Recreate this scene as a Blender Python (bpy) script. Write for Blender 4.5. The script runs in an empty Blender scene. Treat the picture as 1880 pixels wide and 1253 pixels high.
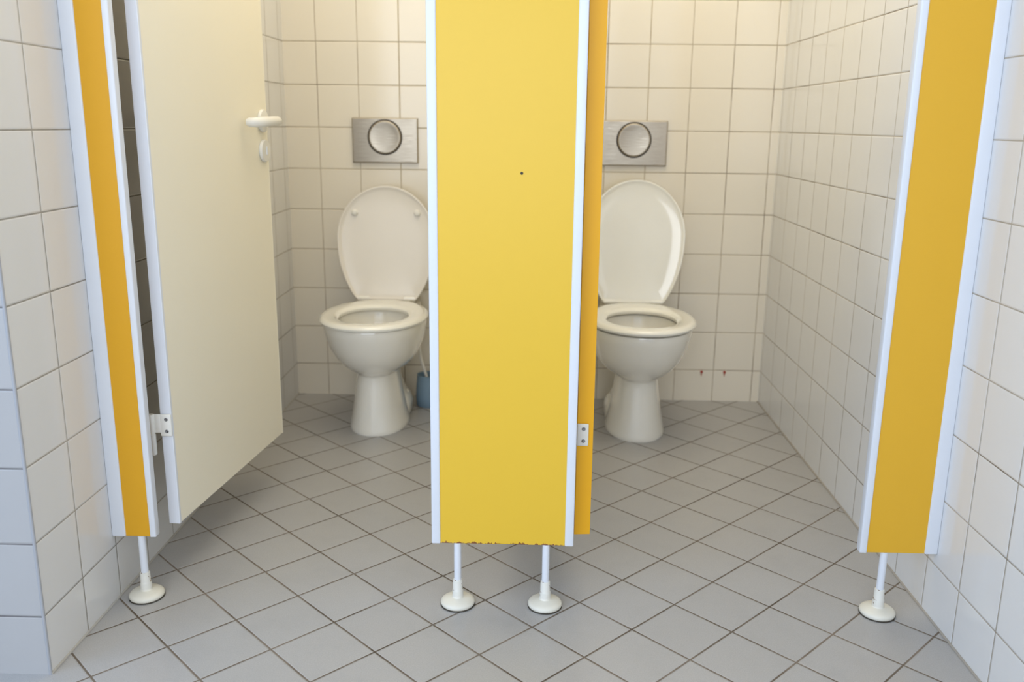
import bpy, bmesh, math, random
from mathutils import Vector, Matrix
random.seed(4)
T=0.153
# ---- measured layout (metres) ----
F,PITCH,YAW,ROLL,H=1636.65,13.719,1.3856,0.6363,1.065
DB,XL,XR=3.414,-0.938,0.897
Z0,XP=0.126,0.7145
DP,HB=1.817,0.154
DL=1.526
XF,YF=0.0085,1.738
CEIL=2.6; YR=-1.7; XS=-2.6
C=bpy.context.scene.collection

# ------------------------------------------------------------- node helpers
class NT:
    def __init__(s,name):
        s.m=bpy.data.materials.new(name); s.m.use_nodes=True
        s.t=s.m.node_tree; s.t.nodes.clear()
        s.out=s.t.nodes.new('ShaderNodeOutputMaterial')
        s.b=s.t.nodes.new('ShaderNodeBsdfPrincipled')
        s.t.links.new(s.b.outputs[0],s.out.inputs[0])
    def put(s,sock,v):
        if isinstance(v,bpy.types.NodeSocket): s.t.links.new(v,sock)
        elif v is not None: sock.default_value=v
    def math(s,op,a,b=None,c=None,clamp=False):
        n=s.t.nodes.new('ShaderNodeMath'); n.operation=op; n.use_clamp=clamp
        s.put(n.inputs[0],a); s.put(n.inputs[1],b)
        if c is not None: s.put(n.inputs[2],c)
        return n.outputs[0]
    def coords(s,kind='Object'):
        return s.t.nodes.new('ShaderNodeTexCoord').outputs[kind]
    def sep(s,v):
        n=s.t.nodes.new('ShaderNodeSeparateXYZ'); s.put(n.inputs[0],v); return n.outputs
    def comb(s,x,y,z=0.0):
        n=s.t.nodes.new('ShaderNodeCombineXYZ')
        s.put(n.inputs[0],x); s.put(n.inputs[1],y); s.put(n.inputs[2],z); return n.outputs[0]
    def noise(s,vec,scale,detail=3.0,rough=0.55):
        n=s.t.nodes.new('ShaderNodeTexNoise'); s.put(n.inputs['Vector'],vec)
        n.inputs['Scale'].default_value=scale; n.inputs['Detail'].default_value=detail
        n.inputs['Roughness'].default_value=rough; return n.outputs[0]
    def white(s,vec):
        n=s.t.nodes.new('ShaderNodeTexWhiteNoise'); n.noise_dimensions='3D'; s.put(n.inputs['Vector'],vec)
        return n.outputs[0]
    def rng(s,v,a,b,c,d,smooth=False):
        n=s.t.nodes.new('ShaderNodeMapRange')
        if smooth: n.interpolation_type='SMOOTHSTEP'
        s.put(n.inputs[0],v)
        for i,x in enumerate((a,b,c,d)): s.put(n.inputs[i+1],x)
        return n.outputs[0]
    def mix(s,f,a,b,mode='MIX'):
        n=s.t.nodes.new('ShaderNodeMix'); n.data_type='RGBA'; n.blend_type=mode
        s.put(n.inputs[0],f)
        s.put(n.inputs[6],a if isinstance(a,bpy.types.NodeSocket) else (*a,1)[:4])
        s.put(n.inputs[7],b if isinstance(b,bpy.types.NodeSocket) else (*b,1)[:4])
        return n.outputs[2]
    def bump(s,h,dist,strength=1.0,normal=None):
        n=s.t.nodes.new('ShaderNodeBump'); n.inputs['Strength'].default_value=strength
        n.inputs['Distance'].default_value=dist; s.put(n.inputs['Height'],h)
        if normal is not None: s.put(n.inputs['Normal'],normal)
        return n.outputs[0]
    def set(s,**k):
        for a,v in k.items(): s.put(s.b.inputs[a.replace('_',' ')],v)

def tile_mat(name,axes,ph,base,grout,gw,rough,diag=False,var=0.03,speck=0.0,bumpd=0.0010,groutdark=None,gs=5,glo=.38,ghi=.62):
    n=NT(name); co=n.coords(); x=n.sep(co)
    if diag:
        dx=n.math('SUBTRACT',x[0],ph[0]); dy=n.math('SUBTRACT',x[1],ph[1])
        U=n.math('MULTIPLY',n.math('ADD',dx,dy),1/math.sqrt(2)/T)
        V=n.math('MULTIPLY',n.math('SUBTRACT',dy,dx),1/math.sqrt(2)/T)
    else:
        U=n.math('DIVIDE',n.math('SUBTRACT',x[axes[0]],ph[0]),T)
        V=n.math('DIVIDE',n.math('SUBTRACT',x[axes[1]],ph[1]),T)
    def dist(a):
        f=n.math('FRACT',a); return n.math('MULTIPLY',n.math('MINIMUM',f,n.math('SUBTRACT',1.0,f)),T)
    d=n.math('MINIMUM',dist(U),dist(V))
    m=n.rng(d,gw*.5-.0003,gw*.5+.0006,0,1,True)
    ids=n.comb(n.math('FLOOR',U),n.math('FLOOR',V),0.0)
    w=n.white(ids)
    bc=n.mix(n.rng(w,0,1,0,var*2),base,tuple(c*.72 for c in base))
    cl=n.noise(co,2.5,4)
    bc=n.mix(n.rng(cl,.35,.75,0,var*1.6),bc,tuple(c*.75 for c in base))
    if speck>0:
        sp=n.noise(co,420,2,.7)
        bc=n.mix(n.rng(sp,.35,.65,0,speck),bc,tuple(c*.55 for c in base))
        st=n.noise(co,9,5,.7)
        bc=n.mix(n.rng(st,.5,.75,0,.30),bc,tuple(c*.7 for c in base))
    gn=n.noise(co,gs,4,.7)
    gc=n.mix(n.rng(gn,glo,ghi,0,1),grout,groutdark or tuple(c*.6 for c in grout))
    n.set(Base_Color=n.mix(m,gc,bc),Roughness=n.rng(m,0,1,.85,rough))
    hgt=n.rng(d,gw*.5-.0005,gw*.5+.003,0,1,True)
    nb=n.bump(hgt,bumpd,.8)
    wav=n.noise(co,14,2)
    nb=n.bump(wav,.0010 if speck==0 else .0004,.5,nb)
    n.set(Normal=nb)
    return n.m

def plain(name,col,rough=.4,metal=0.0,coat=0.0,noise=0.04,bumpd=0.0,spec=None,scale=6):
    n=NT(name); co=n.coords(); a=n.noise(co,scale,4)
    n.set(Base_Color=n.mix(n.rng(a,.3,.7,0,noise*3),col,tuple(c*.7 for c in col)),Roughness=rough,Metallic=metal)
    if coat: n.b.inputs['Coat Weight'].default_value=coat; n.b.inputs['Coat Roughness'].default_value=.06
    if spec is not None: n.b.inputs['Specular IOR Level'].default_value=spec
    if bumpd: n.set(Normal=n.bump(n.noise(co,350,2),bumpd,.5))
    return n.m

def panel_mat(name,col,chip=True):
    n=NT(name); co=n.coords(); x=n.sep(co)
    a=n.noise(co,1.6,4); fine=n.noise(co,260,2)
    c=n.mix(n.rng(a,.3,.7,0,.12),col,tuple(v*.85 for v in col))
    if chip:
        e=n.noise(n.comb(n.math('MULTIPLY',x[0],1.0),0.0,0.0),38,4,.8)
        e2=n.noise(co,160,2)
        lim=n.math('ADD',n.rng(e,.44,.70,-.0005,.0085),n.rng(e2,.3,.7,-.001,.0014))
        m=n.math('LESS_THAN',n.math('SUBTRACT',x[2],HB),lim)
        c=n.mix(m,c,(.24,.085,.02))
    n.set(Base_Color=c,Roughness=.42,Normal=n.bump(fine,.0002,.4))
    return n.m

M={}
M['back']=tile_mat('back_wall_tiles',(0,2),(XP,Z0),(.87,.815,.70),(.50,.43,.31),.0025,.13,groutdark=(.20,.14,.08),gs=3,glo=.45,ghi=.65)
M['left']=tile_mat('left_wall_tiles',(1,2),(DL,Z0),(.78,.775,.76),(.43,.40,.34),.0026,.16)
M['right']=tile_mat('right_wall_tiles',(1,2),(1.708,Z0),(.82,.82,.81),(.48,.43,.35),.0024,.14,groutdark=(.19,.15,.10),gs=3,glo=.45,ghi=.65)
M['corner']=tile_mat('corner_wall_tiles_shaded',(0,2),(XL,Z0),(.43,.425,.42),(.23,.22,.22),.0030,.25)  # wall tiles darkened, shade on this face painted into the colour
M['floor']=tile_mat('floor_tiles',None,(XF,YF),(.475,.468,.457),(.22,.18,.14),.0038,.30,diag=True,var=.07,speck=.34,bumpd=.0008,groutdark=(.10,.075,.05))
M['paint']=plain('wall_paint',(.80,.80,.80),.8)
M['ceil']=plain('ceiling_paint',(.85,.84,.82),.9)
M['white']=plain('white_lacquer',(.78,.81,.86),.38,noise=.03)
M['plastic']=plain('white_plastic',(.84,.82,.75),.3,noise=.02)
M['ycentre']=panel_mat('yellow_laminate',(.81,.515,.036))  # same yellow laminate on all panels; whitish haze mixed into this one
M['yside']=panel_mat('laminate_light_tint_left',(.76,.385,.011),False)  # same yellow, deepened to paint in the grazing light on the left panel
M['yright']=panel_mat('laminate_light_tint_right',(.78,.43,.022),False)  # same yellow, tinted for how light falls on the right panel
M['yedge']=panel_mat('laminate_light_tint_edge',(.93,.47,.008),False)  # same yellow; light on the hinge edge put into a stronger orange
M['cream']=plain('cream_laminate',(.95,.89,.72),.36,noise=.02,scale=2)
M['ceramic']=plain('sanitary_ceramic',(.93,.905,.82),.07,coat=.9,noise=.02)
M['seat']=plain('toilet_seat_plastic',(.95,.935,.85),.11,coat=.8,noise=.02)
M['lidmatt']=plain('toilet_lid_matt_plastic',(.87,.82,.73),.28,noise=.02)
n=NT('brushed_steel'); co=n.coords(); x=n.sep(co)
br=n.noise(n.comb(n.math('MULTIPLY',x[0],6.0),x[1],n.math('MULTIPLY',x[2],260.0)),3,4)
n.set(Base_Color=n.mix(n.rng(br,.3,.7,0,1),(.47,.42,.34),(.34,.30,.24)),Metallic=1.0,Roughness=n.rng(br,.3,.7,.26,.40),Normal=n.bump(br,.0002,.4))
M['steel']=n.m
M['screw']=plain('screw_steel',(.25,.25,.25),.35,metal=.9)
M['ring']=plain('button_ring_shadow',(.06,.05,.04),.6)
M['dark']=plain('dark_rubber',(.06,.05,.035),.7)
M['blue']=plain('blue_plastic',(.20,.30,.39),.5)
M['red']=plain('red_plastic',(.45,.07,.05),.5)
M['stain']=plain('red_stain',(.55,.27,.17),.6)
M['water']=plain('bowl_water',(.42,.39,.31),.05,coat=.5)
n=NT('chipped_white_paint'); co=n.coords(); a=n.noise(co,55,4,.7)
n.set(Base_Color=n.mix(n.rng(a,.60,.63,0,1),(.80,.78,.70),(.20,.11,.05)),Roughness=.4); M['chip']=n.m
M['footp']=plain('yellowed_foot_plastic',(.82,.79,.68),.35,noise=.05,scale=30)

# ------------------------------------------------------------- mesh helpers
def obj(name,bm,mat,parent=None,loc=(0,0,0),smooth=False,rot=None,sharp=40):
    bmesh.ops.recalc_face_normals(bm,faces=bm.faces)
    me=bpy.data.meshes.new(name); bm.to_mesh(me); bm.free()
    mats=mat if isinstance(mat,(list,tuple)) else [mat]
    for m in mats: me.materials.append(m)
    if smooth:
        for p in me.polygons: p.use_smooth=True
        me.set_sharp_from_angle(angle=math.radians(sharp)) if smooth=='auto' else None
    o=bpy.data.objects.new(name,me); C.objects.link(o); o.location=loc
    if rot: o.rotation_euler=rot
    if parent: o.parent=parent
    return o
def empty(name,loc,label,cat,rot=None,**kw):
    o=bpy.data.objects.new(name,None); C.objects.link(o); o.location=loc; o.empty_display_size=.05
    if rot: o.rotation_euler=rot
    o['label']=label; o['category']=cat
    for k,v in kw.items(): o[k]=v
    return o
def add_box(bm,x0,x1,y0,y1,z0,z1,bev=0,seg=2):
    vs=[bm.verts.new((x,y,z)) for x in (x0,x1) for y in (y0,y1) for z in (z0,z1)]
    fs=[(0,1,3,2),(4,6,7,5),(0,4,5,1),(2,3,7,6),(0,2,6,4),(1,5,7,3)]
    faces=[bm.faces.new([vs[i] for i in f]) for f in fs]
    if bev:
        es=list({e for f in faces for e in f.edges})
        bmesh.ops.bevel(bm,geom=es,offset=bev,segments=seg,profile=.5,affect='EDGES')
def box(*a,**k):
    bm=bmesh.new(); add_box(bm,*a,**k); return bm
def add_loft(bm,rings,close=True,cap0=True,cap1=True):
    R=[[bm.verts.new(p) for p in r] for r in rings]; n=len(R[0])
    for a,b in zip(R,R[1:]):
        for i in range(n if close else n-1):
            j=(i+1)%n; bm.faces.new([a[i],a[j],b[j],b[i]])
    if cap0: bm.faces.new(R[0][::-1])
    if cap1: bm.faces.new(R[-1])
    return R
def add_lathe(bm,prof,c=(0,0,0),axis='z',seg=40):
    rings=[]
    for r,h in prof:
        ring=[]
        for i in range(seg):
            a=2*math.pi*i/seg; p=(r*math.cos(a),r*math.sin(a))
            if axis=='z': q=(c[0]+p[0],c[1]+p[1],c[2]+h)
            elif axis=='y': q=(c[0]+p[0],c[1]+h,c[2]+p[1])
            else: q=(c[0]+h,c[1]+p[0],c[2]+p[1])
            ring.append(q)
        rings.append(ring)
    add_loft(bm,rings)
def lathe(prof,**k):
    bm=bmesh.new(); add_lathe(bm,prof,**k); return bm
def tube(pts,radii,seg=16):
    bm=bmesh.new(); P=[Vector(p) for p in pts]; rings=[]
    ref=Vector((0,0,1))
    for i,p in enumerate(P):
        t=(P[min(i+1,len(P)-1)]-P[max(i-1,0)]).normalized()
        r=ref if abs(t.dot(ref))<.95 else Vector((0,1,0))
        u=t.cross(r).normalized(); v=t.cross(u).normalized()
        rad=radii[i] if isinstance(radii,(list,tuple)) else radii
        ru,rv=rad if isinstance(rad,tuple) else (rad,rad)
        rings.append([tuple(p+u*ru*math.cos(2*math.pi*k/seg)+v*rv*math.sin(2*math.pi*k/seg)) for k in range(seg)])
    add_loft(bm,rings); return bm
def structure(name,bm,mat):
    o=obj(name,bm,mat); o['kind']='structure'; return o

# ------------------------------------------------------------- room
structure('floor',box(XS-.1,XR+.12,YR-.1,DB+.12,-.1,0),M['floor'])
structure('ceiling',box(XS-.1,XR+.12,YR-.1,DB+.12,CEIL,CEIL+.1),M['ceil'])
structure('wall_back',box(XL-.12,XR+.12,DB,DB+.12,0,CEIL),M['back'])
structure('wall_right',box(XR,XR+.12,YR,DB,0,CEIL),M['right'])
structure('wall_left',box(XL-.12,XL,DL,DB,0,CEIL,bev=0),M['left'])
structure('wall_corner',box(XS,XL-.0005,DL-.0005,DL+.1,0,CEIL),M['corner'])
# side wall and front wall of the anteroom, each with a window opening
def window_frame(bm,fn,a0,a1,z0,z1):
    for a in (a0,(a0+a1)/2-.03,a1-.06): fn(bm,a,a+.06,z0,z1)
    fn(bm,a0,a1,z0,z0+.06); fn(bm,a0,a1,z1-.06,z1)
sy0,sy1,sz0,sz1=-1.3,.7,.9,2.3
bm=bmesh.new()
for a,b,c,d in ((YR,sy0,0,CEIL),(sy1,DL+.1,0,CEIL),(sy0,sy1,0,sz0),(sy0,sy1,sz1,CEIL)): add_box(bm,XS-.1,XS,a,b,c,d)
structure('wall_side',bm,M['paint'])
bm=bmesh.new(); window_frame(bm,lambda b,a,c,z0,z1:add_box(b,XS-.07,XS-.02,a,c,z0,z1),sy0,sy1,sz0,sz1)
structure('window_2',bm,M['white'])
bm=bmesh.new()
wx0,wx1,wz0,wz1=-2.2,.7,.6,2.4
for a,b,c,d in ((XS,wx0,0,CEIL),(wx1,XR,0,CEIL),(wx0,wx1,0,wz0),(wx0,wx1,wz1,CEIL)): add_box(bm,a,b,YR-.1,YR,c,d)
structure('wall_front',bm,M['paint'])
bm=bmesh.new(); window_frame(bm,lambda b,a,c,z0,z1:add_box(b,a,c,YR-.07,YR-.02,z0,z1),wx0,wx1,wz0,wz1)
structure('window_1',bm,M['white'])
structure('trim_1',tube([(XL+.001,DL,.001),(XL+.001,DB,.001)],.003,8),plain('base_joint',(.48,.46,.42),.7))
structure('trim_2',tube([(XR-.001,YR,.001),(XR-.001,DB,.001)],.003,8),plain('floor_joint',(.40,.37,.32),.7))
structure('trim_3',tube([(XL-.001,DL+.001,0),(XL-.001,DL+.001,CEIL)],.0032,12),plain('corner_bead',(.38,.39,.41),.6))

# ------------------------------------------------------------- cubicle panels
def leg_parts(parent,x,yc):
    rod=obj('leg',lathe([(.0082,.03),(.0082,HB-.0005)],seg=24),M['white'],parent,(x,yc,0),smooth='auto')
    obj('collar',lathe([(.0125,.012),(.0125,.036),(.0118,.038),(.0112,.039),(.0108,.060),(.0100,.062),(.0085,.0625)],seg=28),M['chip'],rod,(0,0,0),smooth='auto')
    obj('foot',lathe([(.030,0.0),(.0365,.0015),(.0385,.005),(.0385,.009),(.036,.0125),(.030,.0155),(.020,.018),(.014,.0195),(.0125,.022)],seg=48),M['footp'],rod,(0,0,0),smooth='auto')
    obj('foot_rim',lathe([(.0375,0),(.0392,.0008),(.0392,.0022),(.037,.0028)],seg=48),M['dark'],rod,(0,0,0),smooth='auto')
TH=.022
def cubicle_panel(x0,x1,t0,t1,legs,mat,label):
    cx=(x0+x1)/2; e=empty('cubicle_panel',(cx,DP,0),label,'partition panel',group='cubicle front panels')
    top=2.02
    obj('panel_board',box(x0+t0-.003-cx,x1-t1+.003-cx,.003,TH-.003,HB,top-.002,bev=.0006,seg=1),mat,e)
    for a,b in ((x0,x0+t0),(x1-t1,x1)):
        obj('edge_trim',box(a-cx,b-cx,0,TH,HB-.001,top,bev=.0028,seg=3),M['white'],e,smooth='auto')
    for lx in legs: leg_parts(e,lx-cx,TH/2)
    return e
cubicle_panel(XL,-.838,.031,.014,[-.876],M['yside'],'narrow yellow cubicle panel with white edges beside tiled wall')
pc=cubicle_panel(-.218,.0975,.0195,.0195,[-.161,.037],M['ycentre'],'wide yellow cubicle panel with white edges on two feet')
cubicle_panel(.727,XR,.016,.028,[.785],M['yright'],'yellow cubicle panel with white edges beside tiled wall')
obj('screw_hole',lathe([(.0030,.0032),(.0030,.0026),(.0018,.0024),(.0008,.0029)],c=(-.028+.06025,0,.968),axis='y',seg=16),M['dark'],pc)

# partition between the cubicles
e=empty('cubicle_partition',(-.060,0,0),'cream dividing board between the two toilet cubicles','partition panel')
obj('partition_board',box(-.013,.013,DP+TH,DB-.012,HB,2.0,bev=.001,seg=1),M['cream'],e)
obj('wall_channel',box(-.018,.018,DB-.022,DB,HB,2.0,bev=.002),M['white'],e)

# ------------------------------------------------------------- doors
def empty_child(name,parent,loc=(0,0,0)):
    o=bpy.data.objects.new(name,None); C.objects.link(o); o.parent=parent; o.location=loc; o.empty_display_size=.02; return o
def full_door(x,y,ang,face,edge,label,th=.026):
    e=empty('cubicle_door',(x,y,0),label,'door',rot=(0,0,math.radians(ang)),group='cubicle doors')
    L_=.636
    obj('door_leaf',box(.006,L_-.003,0.0005,th-.0005,HB+.001,1.998,bev=.001,seg=1),face,e)
    obj('edge_trim',box(0,.008,-.0005,th,HB,2.0,bev=.0012,seg=2),edge,e)
    obj('edge_trim',box(L_-.005,L_,0,th,HB,2.0,bev=.0012,seg=2),M['cream'],e)
    hx,hz=.600,1.065
    for side in (-1,1):
        y0=0.0 if side<0 else th
        s=side
        def L(v): return y0+s*v
        pts=[(hx,L(0),hz),(hx,L(.02),hz),(hx,L(.036),hz),(hx-.004,L(.046),hz),(hx-.014,L(.051),hz),(hx-.04,L(.052),hz-.0005),(hx-.08,L(.051),hz-.002),(hx-.105,L(.045),hz-.003),(hx-.120,L(.034),hz-.004),(hx-.126,L(.018),hz-.004),(hx-.127,L(.012),hz-.004)]
        r=[.0105,.0105,.011,.0115,.012,.0125,.013,.0135,.013,.012,.008]
        hd=obj('door_handle',tube(pts,r,20),M['plastic'],e,smooth='auto')
        prof=[(.029,0),(.0305,s*.002),(.0305,s*.006),(.028,s*.009),(.012,s*.0105)]
        obj('handle_rose',lathe(prof,c=(hx,y0,hz),axis='y'),M['plastic'],hd,smooth='auto')
        ro=obj('lock_rose',lathe(prof,c=(hx,y0,hz-.080),axis='y'),M['plastic'],e,smooth='auto')
        bm=bmesh.new(); yy=sorted((L(.009),L(.0125)))
        add_box(bm,hx-.0035,hx+.0035,yy[0],yy[1],hz-.091,hz-.069,bev=.001)
        obj('lock_slot',bm,M['white'],ro)
    return e
dl=full_door(-.811,1.887,84.1,M['cream'],M['white'],'cream cubicle door standing open with white lever handle')
dr=full_door(.137,1.880,95.5,M['cream'],M['yedge'],'cubicle door standing open with yellow hinge edge',.036)
def hinge(door_o,x,y,z,barrel=True):
    e=empty_child('hinge',door_o)
    e.matrix_parent_inverse=Matrix.Identity(4)
    inv=(Matrix.Translation(door_o.location)@door_o.rotation_euler.to_matrix().to_4x4()).inverted()
    e.matrix_basis=inv@Matrix.Translation((x,y,z))
    bm=bmesh.new(); add_box(bm,-.013,.013,-.004,.0,-.026,.026,bev=.0025,seg=3)
    if barrel: add_box(bm,-.034,-.010,-.004,0,-.018,.026,bev=.002,seg=2)
    obj('hinge_plate',bm,M['plastic'],e,smooth='auto')
    for s in (-.014,.014):
        obj('screw',lathe([(.0042,0),(.0042,-.0008),(.003,-.0016),(.001,-.0012)],c=(.002,-.004,s),axis='y',seg=20),M['screw'],e,smooth='auto')
    if barrel:
        obj('hinge_barrel',lathe([(.0065,-.070),(.0078,-.068),(.0078,-.022),(.0068,-.021),(.0068,-.019),(.0078,-.018),(.0078,.024),(.0065,.026)],c=(-.032,-.004,0),seg=24),M['plastic'],e,smooth='auto')
hinge(dl,-.823,1.886,.396)
hinge(dr,.1135,1.8760,.396,False)

# ------------------------------------------------------------- toilets
def egg(z,yf,yb,hw,yc=None,n=64,p=2.15):
    """closed outline: yf front (negative), yb back, widest at yc"""
    if yc is None: yc=(yf+yb)/2+.01
    out=[]
    for i in range(n):
        a=2*math.pi*i/n; c,s=math.cos(a),math.sin(a)
        cx=math.copysign(abs(c)**(2/p),c); sy=math.copysign(abs(s)**(2/p),s)
        out.append((hw*cx, yc+(sy*(yb-yc) if s>0 else sy*(yc-yf)), z))
    return out
def toilet(x,y,label,lid_len=.425,bumpers=True,lidmat=None,dz=0.0,rotz=0,dish=1.0):
    e=empty('toilet',(x,y,0),label,'toilet',rot=(0,0,math.radians(rotz)),group='toilets in the cubicles')
    wall=DB-y
    bm=bmesh.new()
    R=[egg(0,-.108,.21,.104),egg(.006,-.110,.21,.106),egg(.016,-.108,.207,.1035),egg(.05,-.102,.20,.096),egg(.09,-.096,.19,.089),egg(.14,-.090,.18,.082),
       egg(.18,-.086,.18,.077),egg(.203,-.085,.18,.075),egg(.210,-.088,.19,.077),egg(.218,-.100,.20,.088),egg(.230,-.120,.205,.106),egg(.248,-.142,.21,.126),egg(.275,-.168,.22,.146),
       egg(.305,-.189,.225,.159),egg(.335,-.204,.23,.168),egg(.365,-.216,.235,.174),egg(.388,-.223,.235,.177),egg(.396,-.221,.232,.174),
       egg(.398,-.212,.215,.158),egg(.396,-.180,.145,.124),egg(.388,-.176,.140,.120),egg(.36,-.172,.135,.118),egg(.31,-.15,.11,.10),egg(.26,-.11,.08,.075),egg(.236,-.06,.06,.045),egg(.232,-.02,.03,.015)]
    add_loft(bm,R)
    add_loft(bm,[egg(z,.15,wall-.001,hw,p=4.5) for z,hw in ((.20,.055),(.23,.085),(.27,.105),(.33,.118),(.385,.122),(.394,.119),(.397,.11))])
    add_loft(bm,[egg(z,.06,b,hw,p=2.6) for z,b,hw in ((0,.275,.092),(.012,.277,.102),(.05,.275,.102),(.075,.26,.094),(.092,.245,.080),(.14,.24,.062),(.2,.24,.055))])
    obj('bowl',bm,M['ceramic'],e,smooth='auto')
    bm=bmesh.new(); add_loft(bm,[egg(.255,-.10,.075,.068),egg(.257,-.098,.074,.067)])
    obj('bowl_water',bm,M['water'],e)
    for s in (-1,1):
        obj('floor_bolt',lathe([(.011,0),(.011,.006),(.008,.010),(.003,.012)],c=(s*.080,.17,.078),seg=20),M['plastic'],e,smooth='auto')
    z=.400+dz
    def so(zz,o): return egg(zz,-.243+o,.238-o,.186-o,yc=-.005,p=2.1)
    def si(zz,o): return egg(zz,-.170-o,.125+o,.118+o,yc=-.02,p=2.1)
    rings=[si(z,.004),si(z-.000,.012),so(z,.010),so(z+.003,.003),so(z+.010,0),so(z+.017,.004),so(z+.021,.012),so(z+.022,.022),
           si(z+.021,.020),si(z+.018,.008),si(z+.011,.001),si(z+.004,.001)]
    rings.append(rings[0])
    bm=bmesh.new(); add_loft(bm,rings,cap0=False,cap1=False); bmesh.ops.remove_doubles(bm,verts=bm.verts,dist=1e-6)
    obj('seat',bm,M['seat'],e,smooth='auto')
    for s in (-1,1):
        bm=bmesh.new(); add_lathe(bm,[(.012,.395),(.012,.41),(.010,.415)],c=(s*.075,.262,0),seg=20)
        add_lathe(bm,[(.007,-.022),(.009,-.02),(.009,.02),(.007,.022)],c=(s*.085,.256,.420+dz),axis='x',seg=20)
        obj('seat_hinge',bm,M['seat'],e,smooth='auto')
    s0=.545*lid_len; hwm=.183; top=lid_len-s0; bb=s0/math.sqrt(1-.60**2)
    def outline(off,depth,n=80):
        pts=[]; a0=-math.asin(s0/bb)
        for i in range(n):
            a=a0+(math.pi-2*a0)*i/(n-1)
            c,s=math.cos(a),math.sin(a); hx=hwm-off
            if s>=0: px=hx*c; ps=s0+(top-off)*s
            else: px=hx*c; ps=s0+bb*s
            pts.append((px,depth,max(ps,off)))
        return pts
    k=dish
    rings=[outline(.0,0.004),outline(.001,.001),outline(.004,0),outline(.007,.001),outline(.011,.005*k),outline(.020,.008*k),outline(.06,.011*k),outline(.10,.0125*k),outline(.15,.013*k)]
    back=[outline(.10,.020),outline(.05,.019),outline(.015,.017),outline(.003,.012)]
    bm=bmesh.new(); Rv=[[bm.verts.new(p) for p in r] for r in (rings[::-1]+back[::-1])]
    nn=len(Rv[0])
    for A,B in zip(Rv,Rv[1:]):
        for i in range(nn):
            j=(i+1)%nn; bm.faces.new([A[i],A[j],B[j],B[i]])
    bm.faces.new(Rv[0]); bm.faces.new(Rv[-1])
    lid=obj('lid',bm,lidmat or M['seat'],e,(0,.246,.415+dz),smooth='auto',rot=(-math.radians(5.0),0,0))
    if bumpers:
        for s in (-1,1):
            obj('lid_bumper',lathe([(.013,.012),(.012,.002),(.010,-.001),(.005,-.003)],c=(s*.1165,0,.324),axis='y',seg=24),M['plastic'],lid,smooth='auto')
    return e
toilet(-.553,3.030,'white ceramic floor toilet with raised matt lid and bumpers',.424,True,M['lidmatt'],dish=.8)
toilet(.371,3.020,'white ceramic floor toilet with raised glossy plain lid',.454,False,M['seat'],dz=.004,dish=.6)

# ------------------------------------------------------------- flush plates
def flush(x,label):
    e=empty('flush_plate',(x,DB,.998),label,'flush plate',group='flush plates')
    bm=bmesh.new(); w,h=.1235,.0825
    add_loft(bm,[[(sx*(w-o),y,sz*(h-o)) for sx,sz in ((-1,-1),(1,-1),(1,1),(-1,1))] for o,y in ((.001,0),(0,-.004),(0,-.010),(.0015,-.0125),(.004,-.0135))])
    obj('plate_body',bm,M['steel'],e)
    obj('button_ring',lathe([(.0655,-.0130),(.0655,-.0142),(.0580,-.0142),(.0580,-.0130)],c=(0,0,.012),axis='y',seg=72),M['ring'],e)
    obj('flush_button',lathe([(.0605,-.012),(.0605,-.0165),(.0598,-.0175),(.0560,-.0190),(.0545,-.0190),(.048,-.0184),(.036,-.0176),(.020,-.0171),(.004,-.0170)],c=(0,0,.012),axis='y',seg=72),M['steel'],e,smooth='auto',sharp=12)
flush(-.5655,'brushed steel flush plate with round button on tiled wall')
flush(.362,'brushed steel flush plate with round button on tiled wall')

# ------------------------------------------------------------- toilet brush
e=empty('toilet_brush',(-.398,3.295,0),'blue toilet brush holder with white brush handle','toilet brush')
bm=bmesh.new()
add_loft(bm,[[ (r*math.cos(2*math.pi*i/40),r*math.sin(2*math.pi*i/40),z) for i in range(40)] for r,z in ((.044,0),(.048,.004),(.051,.03),(.049,.08),(.045,.120),(.0455,.124),(.042,.124),(.042,.119),(.044,.03),(.042,.008))])
obj('holder',bm,M['blue'],e,smooth='auto')
obj('brush_handle',tube([(.010,0,.03),(-.008,-.002,.11),(-.030,-.006,.19),(-.035,-.008,.24),(-.031,-.009,.29),(-.022,-.009,.34),(-.020,-.009,.35)],[.006,.0055,.0055,.0055,.006,.007,.004],14),M['plastic'],e,smooth='auto')
obj('brush_head',lathe([(.012,.012),(.034,.02),(.036,.07),(.012,.095)],c=(.006,0,0)),M['plastic'],e,smooth='auto')

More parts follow.
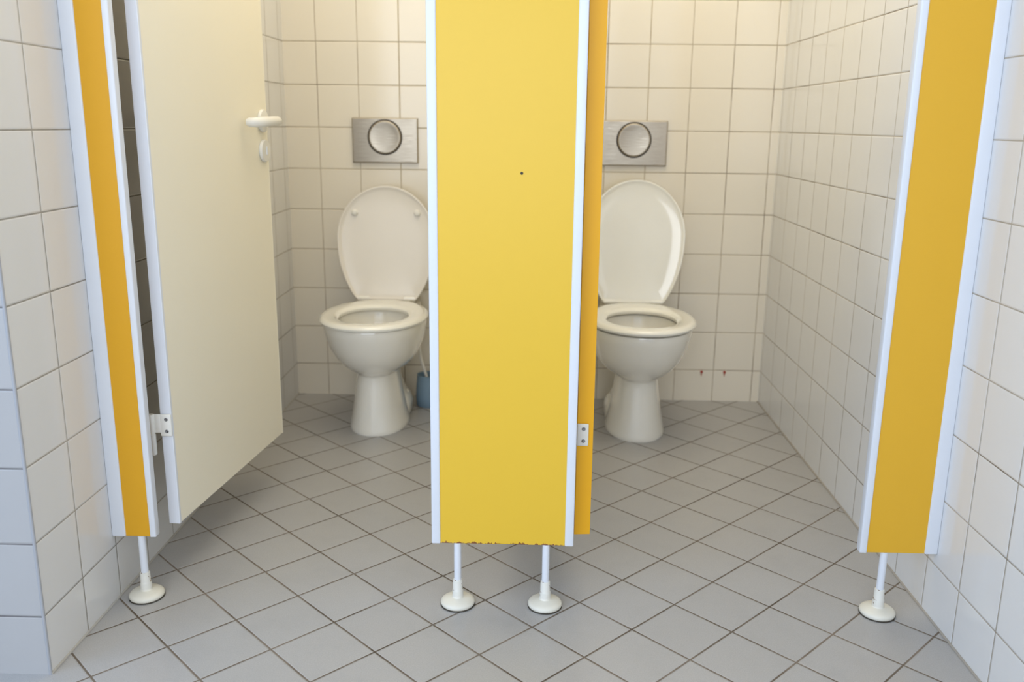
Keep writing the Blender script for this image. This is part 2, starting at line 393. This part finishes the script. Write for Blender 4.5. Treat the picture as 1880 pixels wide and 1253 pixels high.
# ------------------------------------------------------------- small red wall plugs with stains
for x in (.668,.758):
    e=empty('wall_plug',(x,DB,.119),'small red plastic screw plug in a tile','wall plug',group='red wall plugs')
    obj('plug_body',lathe([(.0055,0),(.0055,-.004),(.0045,-.006),(.0025,-.006),(.002,-.003)],axis='y',seg=20),M['red'],e,smooth='auto')
    bm=bmesh.new(); add_loft(bm,[[(a,y,b) for a,b in ((-.0035,-.004),(.003,-.004),(.0022,-.013),(0.0,-.019),(-.0025,-.012))] for y in (0,-.0006)])
    obj('stain_run',bm,M['stain'],e)

# ------------------------------------------------------------- lights
def area(name,loc,rot,sx,sy,power,col):
    l=bpy.data.lights.new(name,'AREA'); l.shape='RECTANGLE'; l.size=sx; l.size_y=sy; l.energy=power; l.color=col
    o=bpy.data.objects.new(name,l); C.objects.link(o); o.location=loc; o.rotation_euler=[math.radians(a) for a in rot]; return o
area('window_daylight',((wx0+wx1)/2,YR+.03,(wz0+wz1)/2),(90,0,0),wx1-wx0-.1,wz1-wz0-.1,54,(.90,.94,1.0))
area('side_daylight',(XS+.03,(sy0+sy1)/2,(sz0+sz1)/2),(90,0,-90),sy1-sy0-.1,sz1-sz0-.1,38,(.36,.60,1.0))
area('anteroom_lamp',(-.5,.3,CEIL-.03),(0,0,0),1.8,1.0,2,(.88,.93,1.0))
area('cubicle_lamp',(-.02,2.45,CEIL-.03),(0,0,0),1.7,1.1,21,(1.0,.88,.66))
w=bpy.data.worlds.new('World'); bpy.context.scene.world=w; w.use_nodes=True
bg=w.node_tree.nodes['Background']; bg.inputs[0].default_value=(.75,.85,1,1); bg.inputs[1].default_value=1.0

# ------------------------------------------------------------- camera
cd=bpy.data.cameras.new('camera'); co=bpy.data.objects.new('camera',cd); C.objects.link(co)
cd.sensor_width=36; cd.lens=F/1880*36; cd.clip_start=.02
p,y,r=[math.radians(a) for a in (PITCH,YAW,ROLL)]
fw=Vector((-math.sin(y)*math.cos(p),math.cos(y)*math.cos(p),-math.sin(p)))
rt=Vector((math.cos(y),math.sin(y),0)); up=rt.cross(fw)
rt2=rt*math.cos(r)+up*math.sin(r); up2=-rt*math.sin(r)+up*math.cos(r)
m=Matrix((rt2,up2,-fw)).transposed().to_4x4(); m.translation=(0,0,H); co.matrix_world=m
cd.dof.use_dof=True; cd.dof.focus_distance=1.95; cd.dof.aperture_fstop=3.2
bpy.context.scene.camera=co
vs=bpy.context.scene.view_settings; vs.view_transform='Standard'; vs.look='None'; vs.exposure=0
